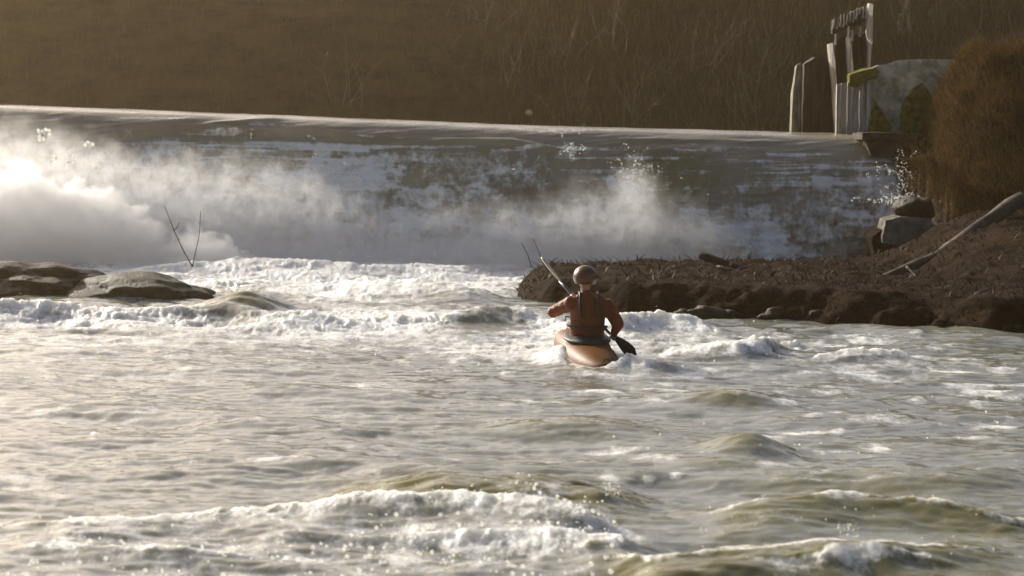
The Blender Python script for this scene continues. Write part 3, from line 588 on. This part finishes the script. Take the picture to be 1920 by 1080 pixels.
so = bm_obj('spray_skirt', bm, M['black'], kay); sm = so.modifiers.new('thick', 'SOLIDIFY'); sm.thickness = .006
for y_, z_ in ((-1.06, .24), (1.2, .34)):
    tube('grab_loop', [(-.04, y_, z_-.02), (-.03, y_-.04*(1 if y_ < 0 else -1), z_+.02), (.03, y_-.04*(1 if y_ < 0 else -1), z_+.02), (.04, y_, z_-.02)], [.008]*4, M['black'], kay, seg=6, rough=0)

# paddle
pa = Vector((-.535, .98, 1.02)); pb = Vector((.495, -.28, .05)); pdl = empty('paddle', ORG); tag(pdl, 'double bladed paddle held slanting, pale blade up left and dark blade in water', 'paddle')
ax = (pb-pa).normalized(); s0 = pa+ax*.42; s1 = pb-ax*.40
tube('shaft', [s0, s1], [.0155, .0155], M['shaft'], pdl, seg=10, rough=0, sub=8)
def blade(root, tip, m_, nrm):
    ax_ = (tip-root).normalized(); L_ = (tip-root).length; side = ax_.cross(nrm).normalized(); up = side.cross(ax_)
    bm = bmesh.new(); rows = []
    for i in range(15):
        t_ = i/14; wd = .088*min(1, math.sin(min(1, t_*1.25+.08)*math.pi/2))*(1-max(0, (t_-.78)/.22)**2.2*.75)
        rows.append([bm.verts.new(root+ax_*(L_*t_)+side*wd*u_+up*(.02*(u_*u_)+.03*t_*t_+.010*math.exp(-(u_*5)**2)*(1-t_))) for u_ in np.linspace(-1, 1, 9)])
    for i in range(14):
        for j in range(8): bm.faces.new((rows[i][j], rows[i][j+1], rows[i+1][j+1], rows[i+1][j]))
    o = bm_obj('blade', bm, m_, pdl); q = o.modifiers.new('thick', 'SOLIDIFY'); q.thickness = .008; q.offset = 0
blade(s0+ax*.01, pa, M['blade'], Vector((.9, -.25, .55))); blade(s1-ax*.01, pb, M['black'], Vector((.6, .7, .3)))

# person
per = empty('person', ORG); tag(per, 'kayaker in dark red jacket and helmet seen from behind, gripping a slanting paddle', 'person')
def capsules(name, segs, m_, voxel, smooth=6, extra=None, parent=per, disp=None):
    """one continuous skin: tapered limbs fused by a voxel remesh"""
    bm = bmesh.new()
    for a_, b_, ra, rb, *sq in segs:
        a_ = Vector(a_); b_ = Vector(b_); d = b_-a_; n_ = max(2, int(d.length/(min(ra, rb)*.5+1e-4))); n_ = min(n_, 26)
        sq_ = sq[0] if sq else (1, 1, 1)
        for i in range(n_+1):
            t_ = i/n_; r_ = ra*(1-t_)+rb*t_
            mt = Matrix.Translation(a_.lerp(b_, t_)) @ Matrix.Diagonal((r_*sq_[0], r_*sq_[1], r_*sq_[2], 1))
            bmesh.ops.create_icosphere(bm, subdivisions=2 if r_ < .03 else 3, radius=1, matrix=mt)
    o = bm_obj(name, bm, m_, parent)
    q = o.modifiers.new('fuse', 'REMESH'); q.mode = 'VOXEL'; q.voxel_size = voxel; q.use_smooth_shade = True
    if smooth: q = o.modifiers.new('soft', 'SMOOTH'); q.iterations = smooth; q.factor = .5
    if disp:
        tx = bpy.data.textures.new(name+'_folds', 'CLOUDS'); tx.noise_scale = disp[1]; q = o.modifiers.new('folds', 'DISPLACE'); q.texture = tx; q.strength = disp[0]; q.mid_level = .5
    return o
LH = pa.lerp(pb, .37); RH = pa.lerp(pb, .80)
hd = Vector((-.035, .07, .865)); nk = Vector((-.02, .04, .70)); ch = Vector((.005, .02, .56)); pv = Vector((0, 0, .16))
ls = Vector((-.185, .03, .60)); rs = Vector((.215, .03, .585)); le = Vector((-.375, .16, .50)); re_ = Vector((.335, -.10, .40))
lw = LH+Vector((.0, -.06, -.03)); rw = RH+Vector((.0, -.055, .03))
body = [(pv, pv+Vector((0, 0, .16)), .135, .125, (1.15, .8, 1)), (pv+Vector((0, 0, .16)), ch, .125, .13, (1.25, .85, 1)), (ch, nk-Vector((0, 0, .04)), .12, .06), (nk-Vector((0, 0, .04)), hd-Vector((0, 0, .05)), .055, .055),
        (ls, ls.lerp(rs, .5), .065, .09), (rs, ls.lerp(rs, .5), .065, .09), (ls, le, .055, .042), (le, lw, .042, .028), (rs, re_, .055, .042), (re_, rw, .042, .028),
        (pv+Vector((-.09, 0, -.05)), Vector((-.17, .48, .20)), .085, .06), (Vector((-.17, .48, .20)), Vector((-.13, .88, .10)), .055, .038), (Vector((-.13, .88, .10)), Vector((-.12, .98, .16)), .035, .028),
        (pv+Vector((.09, 0, -.05)), Vector((.17, .48, .20)), .085, .06), (Vector((.17, .48, .20)), Vector((.13, .88, .10)), .055, .038), (Vector((.13, .88, .10)), Vector((.12, .98, .16)), .035, .028),
        # head: skull, jaw, nose, ears, brow (looks up the river, away from the viewer)
        (hd+Vector((0, -.012, .02)), hd+Vector((0, .015, .02)), .088, .086, (.88, 1, 1.08)), (hd+Vector((0, .03, -.03)), hd+Vector((0, .045, -.075)), .066, .042), (hd+Vector((0, .095, .0)), hd+Vector((0, .118, -.028)), .010, .017),
        (hd+Vector((-.078, .0, .0)), hd+Vector((-.082, -.006, -.03)), .014, .010, (.5, 1, 1.4)), (hd+Vector((.078, .0, .0)), hd+Vector((.082, -.006, -.03)), .014, .010, (.5, 1, 1.4)), (hd+Vector((-.035, .092, .025)), hd+Vector((.035, .092, .025)), .012, .012),
        (hd+Vector((-.022, .094, -.055)), hd+Vector((.022, .094, -.055)), .009, .009)]
def hand(w_, g, thumb):
    out = [(w_, w_.lerp(g, .6), .027, .034)]
    s_ = ax.cross((w_-g).normalized()).normalized(); back = (w_-g).normalized()
    for k, (o_, l_) in enumerate([(-.033, .9), (-.011, 1.0), (.011, .96), (.033, .8)]):
        c_ = g+ax*o_; r_ = .027
        q0 = c_+back*r_*.9+s_*.004; q1 = c_+s_*r_+back*.004; q2 = c_-back*r_*.8*l_+s_*.012; q3 = c_-s_*r_*.75*l_-back*.006
        out += [(q0, q1, .0105, .010), (q1, q2, .010, .009), (q2, q3, .009, .0075)]
    b_ = g+ax*thumb*.04+back*.02; out += [(w_.lerp(g, .5), b_-s_*.015, .014, .012), (b_-s_*.015, g+ax*thumb*.02-s_*.026, .011, .009)]
    return out
capsules('body', body+hand(lw, LH, 1)+hand(rw, RH, -1), M['skin'], .006, 3)
jk = [(pv+Vector((0, 0, .0)), pv+Vector((0, 0, .2)), .165, .155, (1.2, .82, 1)), (pv+Vector((0, 0, .2)), ch, .155, .15, (1.28, .86, 1)), (ch, nk-Vector((0, 0, .0)), .145, .070), (ls, ls.lerp(rs, .5), .088, .11), (rs, ls.lerp(rs, .5), .088, .11),
      (ls, le, .082, .066), (le, lw+(le-lw)*.12, .068, .044), (rs, re_, .084, .066), (re_, rw+(re_-rw)*.10, .064, .042)]
capsules('jacket', jk, M['jacket'], .009, 5, disp=(.03, .09))
vt = [(pv+Vector((0, -.01, .17)), ch+Vector((0, -.01, -.04)), .175, .175, (1.12, .92, 1)), (ch+Vector((-.12, -.02, -.04)), ch+Vector((-.10, .0, .11)), .075, .045), (ch+Vector((.12, -.02, -.04)), ch+Vector((.12, .0, .10)), .075, .045)]
capsules('life_vest', vt, M['vest'], .01, 4, disp=(.02, .12))
for s_ in (-1, 1):
    tube('shoulder_strap', [ch+Vector((s_*.085+.005, -.165, -.10)), ch+Vector((s_*.10+.005, -.165, .05)), ch+Vector((s_*.10+.005, -.10, .155)), ch+Vector((s_*.10, .02, .17))], [.016]*4, M['black'], per, seg=6, rough=.05)
tube('waist_belt', [pv+Vector((.215*math.sin(a_), -.175*math.cos(a_), .20)) for a_ in np.linspace(-1.7, 1.7, 13)], [.015]*13, M['black'], per, seg=6, rough=.05, sub=1)
# helmet: shell with brim, and straps
bm = bmesh.new(); bmesh.ops.create_uvsphere(bm, u_segments=32, v_segments=20, radius=1); hc = hd+Vector((0, -.006, .035))
bmesh.ops.delete(bm, geom=[v_ for v_ in bm.verts if v_.co.z < (-.62 if v_.co.y < .15 else -.12)], context='VERTS')
for v_ in bm.verts: p = v_.co; v_.co = hc+Vector((p.x*.122, p.y*.142, p.z*.118+.012*(p.y > .7)))
ho = bm_obj('helmet', bm, M['helmet'], per); q = ho.modifiers.new('thick', 'SOLIDIFY'); q.thickness = .014; q.offset = 1
for a_ in (-.6, -.2, .2, .6): tube('vent', [hc+Vector((.122*math.sin(a_)*.9, -.152*math.cos(a_)*.93, .03)), hc+Vector((.122*math.sin(a_)*.75, -.152*math.cos(a_)*.72, .078))], [.007, .005], M['black'], ho, seg=6, rough=0)
for s_ in (-1, 1): tube('strap', [hd+Vector((s_*.088, .0, -.02)), hd+Vector((s_*.078, .03, -.07)), hd+Vector((s_*.02, .05, -.125))], [.007]*3, M['black'], ho, seg=6, rough=0)
for s_ in (-1, 1): bm = bmesh.new(); bmesh.ops.create_icosphere(bm, subdivisions=2, radius=.012, matrix=Matrix.Translation(hd+Vector((s_*.032, .088, .005)))); bm_obj('eye', bm, M['eye'], per)

# ================================================================ spray plume, droplets, mist
def plume(name, spots, seed, m_):
    """heap of tumbling foam: many displaced lobes fused in one mesh"""
    vs = []; fs = []; off = 0
    bm0 = bmesh.new(); bmesh.ops.create_icosphere(bm0, subdivisions=3, radius=1); bv = np.array([v_.co[:] for v_ in bm0.verts]); bf = np.array([[v_.index for v_ in f_.verts] for f_ in bm0.faces]); bm0.free()
    rg = np.random.RandomState(seed)
    for c, r in spots:
        a_ = rg.rand(3)*9; k = 1+.35*(fbm(bv[:, 0]*1.5+a_[0]+bv[:, 2], bv[:, 1]*1.5+a_[1]-bv[:, 2]*.7, seed, 4, .6)-.5)*2
        vs.append(np.array(c)+bv*np.array([1, .8, .85])*r*k[:, None]); fs.append(bf+off); off += len(bv)
    return np_mesh(name, np.concatenate(vs), np.concatenate(fs), m_)
rg = np.random.RandomState(5)
def scatter_drops(name, spec, m_):
    """round water drops thrown up from the foam"""
    bm0 = bmesh.new(); bmesh.ops.create_icosphere(bm0, subdivisions=1, radius=1); bv = np.array([v_.co[:] for v_ in bm0.verts]); bf = np.array([[v_.index for v_ in f_.verts] for f_ in bm0.faces]); bm0.free()
    c = np.concatenate([s_[0] for s_ in spec]); r = np.concatenate([s_[1] for s_ in spec])
    v = c[:, None]+bv[None]*r[:, None, None]; fa = bf[None]+(np.arange(len(c))*len(bv))[:, None, None]
    return np_mesh(name, v.reshape(-1, 3), fa.reshape(-1, 3), m_)
m, nt, b = mat('water_drop'); b.inputs['Base Color'].default_value = (.95, .95, .92, 1); b.inputs['Roughness'].default_value = .15; b.inputs['Specular IOR Level'].default_value = 1
tr = nt.nodes.new('ShaderNodeBsdfTranslucent'); tr.inputs[0].default_value = (.95, .95, .9, 1); mxs = nt.nodes.new('ShaderNodeMixShader'); mxs.inputs[0].default_value = .6
nt.links.new(b.outputs[0], mxs.inputs[1]); nt.links.new(tr.outputs[0], mxs.inputs[2]); tp_ = nt.nodes.new('ShaderNodeBsdfTransparent'); mt_ = nt.nodes.new('ShaderNodeMixShader'); mt_.inputs[0].default_value = .42; nt.links.new(mxs.outputs[0], mt_.inputs[1]); nt.links.new(tp_.outputs[0], mt_.inputs[2]); nt.links.new(mt_.outputs[0], nt.nodes['Material Output'].inputs['Surface']); M['drop'] = m
spec = []
def drops(n_, pxa, pxb, pya, pyb, hmin, hmax, r0, r1, power=2.5):
    px = rg.uniform(pxa, pxb, n_); py = rg.uniform(pya, pyb, n_); c = np.array([G(a_, b_) for a_, b_ in zip(px, py)])
    c[:, 2] = [river_z(x_, y_) for x_, y_ in c[:, :2]]; c[:, 2] += hmin+(hmax-hmin)*rg.rand(n_)**power
    spec.append((c, r0+(r1-r0)*rg.rand(n_)**3))
drops(420, 0, 1180, 985, 1130, .005, .035, .004, .019); drops(200, 620, 1160, 965, 1050, .01, .06, .004, .018); drops(40, 880, 1010, 950, 975, .0, .16, .004, .014)  # foreground drops enlarged and near white to imitate sun sparkle
drops(30, 1120, 1160, 920, 1000, .0, .16, .003, .009); drops(120, 1300, 1880, 930, 1090, 0, .03, .002, .008); drops(26, 1570, 1610, 1000, 1020, 0, .12, .003, .008)
drops(300, 0, 1500, 590, 700, 0, .12, .004, .014, 4); drops(120, 1150, 1920, 640, 860, 0, .05, .003, .012, 4)
for cx_, cy_, n_, sp in [(78, 250, 14, 12), (166, 271, 6, 6), (178, 313, 6, 6), (128, 300, 8, 10), (100, 302, 6, 8), (1140, 905, 8, 8)]:
    Yd = 40 if cy_ < 600 else 15.5
    c = np.array([P(cx_+rg.randn()*sp*.6, cy_+rg.randn()*sp*.5, Yd) for _ in range(n_)]); spec.append((c, rg.uniform(.02, .05, n_)*(1 if Yd > 20 else .2)))
def splash(pxc, pyc, sx, sy, n_, Yd, r0, r1):      # clots of drops along torn, branching arcs
    c = []
    for _ in range(n_):
        a0 = rg.randn(2)*[sx, sy]; q_ = 3+rg.randint(9); d_ = np.array([rg.randn()*3, -abs(rg.randn())*5])
        for k in range(q_): c.append(P(pxc+a0[0]+d_[0]*k*.6+rg.randn()*1.6, pyc+a0[1]+d_[1]*k*.5+rg.randn()*1.6+.12*k*k, Yd+rg.randn()*.12))
    c = np.array(c); spec.append((c, r0+(r1-r0)*rg.rand(len(c))**3))
for a_ in [(650, 370, 26, 22, 50, 42.3), (620, 385, 14, 10, 30, 42.2), (740, 395, 40, 16, 24, 42.1), (1180, 330, 22, 22, 40, 42.2), (1130, 400, 50, 30, 50, 42), (1250, 420, 60, 30, 50, 41.9), (1380, 480, 36, 10, 40, 41.6), (1690, 340, 22, 26, 34, 42), (1690, 376, 22, 4, 36, 40.4), (1070, 285, 8, 8, 14, 42.8), (560, 330, 60, 26, 30, 42.4), (900, 400, 120, 40, 60, 42.1)]: splash(*a_[:4], a_[4]*2, a_[5], .004, .015)
dr = scatter_drops('spray_drops', spec, M['drop']); tag(dr, kind='stuff')

def foam_heap(name, outline, Yd, thick, n_, rmin, rmax, ybase, seed):
    r_ = np.random.RandomState(seed); o_ = np.array(outline, float); sp_ = []
    for _ in range(n_):
        px = r_.uniform(o_[0, 0], o_[-1, 0]); topy = np.interp(px, o_[:, 0], o_[:, 1]); u_ = r_.rand()**1.3
        rad = r_.uniform(rmin, rmax)*(1.15-.5*(1-u_)); py = topy+rad/Yd*F*.9+u_*max(0, ybase-topy-rad/Yd*F)
        sp_.append((P(px, py, Yd+r_.uniform(-thick, thick)-.5*u_), rad))
    o2 = plume(name, sp_, seed, M['foam']); tag(o2, kind='stuff'); return o2


def mist_material(name, density, aniso, tops, scale, y0, soft, nz=1.6, step=.12):
    """thin spray: density under an uneven top line, broken by noise"""
    m = bpy.data.materials.new(name); m.use_nodes = True; nt = m.node_tree; nt.nodes.clear(); L = nt.links.new
    out = nt.nodes.new('ShaderNodeOutputMaterial'); pv_ = nt.nodes.new('ShaderNodeVolumePrincipled'); L(pv_.outputs[0], out.inputs['Volume'])
    pv_.inputs['Color'].default_value = (.95, .95, .95, 1); pv_.inputs['Anisotropy'].default_value = aniso
    tc = nt.nodes.new('ShaderNodeTexCoord'); sep = nt.nodes.new('ShaderNodeSeparateXYZ'); L(tc.outputs['Object'], sep.inputs[0])
    x0, x1 = tops[0][0], tops[-1][0]
    mr = N(nt, 'ShaderNodeMapRange'); L(sep.outputs[0], mr.inputs[0]); mr.inputs[1].default_value = x0; mr.inputs[2].default_value = x1
    fc = nt.nodes.new('ShaderNodeFloatCurve'); L(mr.outputs[0], fc.inputs['Value']); cv = fc.mapping.curves[0]; hmax = 4.5
    for k, (x_, h_) in enumerate(tops):
        u_ = (x_-x0)/(x1-x0)
        if k == 0: cv.points[0].location = (0, h_/hmax)
        elif k == len(tops)-1: cv.points[-1].location = (1, h_/hmax)
        else: cv.points.new(u_, h_/hmax)
    fc.mapping.update()
    n1 = N(nt, 'ShaderNodeTexNoise', Scale=scale, Detail=7.0, Roughness=.68); L(tc.outputs['Object'], n1.inputs['Vector'])
    def mth(op, a_, b_=None, c_=None):
        q = N(nt, 'ShaderNodeMath', operation=op)
        for i, z_ in enumerate((a_, b_, c_)):
            if z_ is None: continue
            if isinstance(z_, (int, float)): q.inputs[i].default_value = z_
            else: L(z_, q.inputs[i])
        return q.outputs[0]
    top = mth('MULTIPLY_ADD', fc.outputs[0], hmax, mth('MULTIPLY_ADD', n1.outputs[0], nz, -nz*.53))
    dz = mth('SUBTRACT', top, sep.outputs[2])
    r_ = N(nt, 'ShaderNodeMapRange', interpolation_type='SMOOTHSTEP'); L(dz, r_.inputs[0]); r_.inputs[1].default_value = 0; r_.inputs[2].default_value = soft
    r_.inputs[3].default_value = 0; r_.inputs[4].default_value = density
    n3 = N(nt, 'ShaderNodeTexNoise', Scale=scale*2.6, Detail=6.0, Roughness=.65, Distortion=.4); L(tc.outputs['Object'], n3.inputs['Vector'])
    r3 = N(nt, 'ShaderNodeMapRange', interpolation_type='SMOOTHSTEP'); L(n3.outputs[0], r3.inputs[0]); r3.inputs[1].default_value = .36; r3.inputs[2].default_value = .66; r3.inputs[3].default_value = .22; r3.inputs[4].default_value = 1.9
    L(mth('MULTIPLY', r_.outputs[0], r3.outputs[0]), pv_.inputs['Density'])
    m.cycles.volume_step_rate = step
    return m
def pz(px, py, Yd): q = P(px, py, Yd); return (q[0], max(.02, q[2]))
tops = [(-16, 2.8)] + [pz(a_, b_, 41.2) for a_, b_ in [(0, 195), (90, 205), (170, 225), (250, 250), (340, 262), (440, 265), (540, 280), (620, 310), (700, 350), (800, 360), (900, 350), (1000, 350), (1060, 320), (1130, 320), (1190, 285), (1240, 330), (1330, 370), (1400, 430), (1450, 480), (1590, 480), (1650, 400), (1700, 360), (1745, 390)]]
M['mist'] = mist_material('mist', .78, .6, tops, 1.6, 41, 1.5, 2.0)
bm = bmesh.new(); bmesh.ops.create_cube(bm, size=1, matrix=Matrix.Translation(((-16+tops[-1][0])/2, 41.0, 2.0)) @ Matrix.Diagonal((tops[-1][0]+16, 1.9, 4.2, 1)))
ms = bm_obj('mist', bm, M['mist'], smooth=False); tag(ms, kind='stuff')

tp = [(-16, 1.9)] + [pz(a_, b_, 40.0) for a_, b_ in [(0, 330), (40, 300), (70, 300), (110, 335), (160, 350), (210, 345), (250, 390), (290, 400), (330, 440), (380, 430), (450, 470), (520, 500)]]
M['plume'] = mist_material('plume', 2.6, .62, tp, 1.9, 40, .10, 2.3, .05)
bm = bmesh.new(); bmesh.ops.create_cube(bm, size=1, matrix=Matrix.Translation(((-16+tp[-1][0])/2, 39.5, 1.25)) @ Matrix.Diagonal((tp[-1][0]+16, 1.0, 2.7, 1)))
pl = bm_obj('spray_plume', bm, M['plume'], smooth=False); tag(pl, kind='stuff')

# ---- thin sunlit air over the whole place, tinted amber to imitate lens flare
m = bpy.data.materials.new('haze'); m.use_nodes = True; nt = m.node_tree; nt.nodes.clear(); out = nt.nodes.new('ShaderNodeOutputMaterial'); pv_ = nt.nodes.new('ShaderNodeVolumePrincipled')
pv_.inputs['Color'].default_value = (1, .76, .44, 1); pv_.inputs['Density'].default_value = .00075; pv_.inputs['Anisotropy'].default_value = .8; nt.links.new(pv_.outputs[0], out.inputs['Volume'])
bm = bmesh.new(); bmesh.ops.create_cube(bm, size=1, matrix=Matrix.Translation((0, 180, 9)) @ Matrix.Diagonal((220, 470, 22, 1)))
hz = bm_obj('haze', bm, m, smooth=False); tag(hz, kind='stuff')
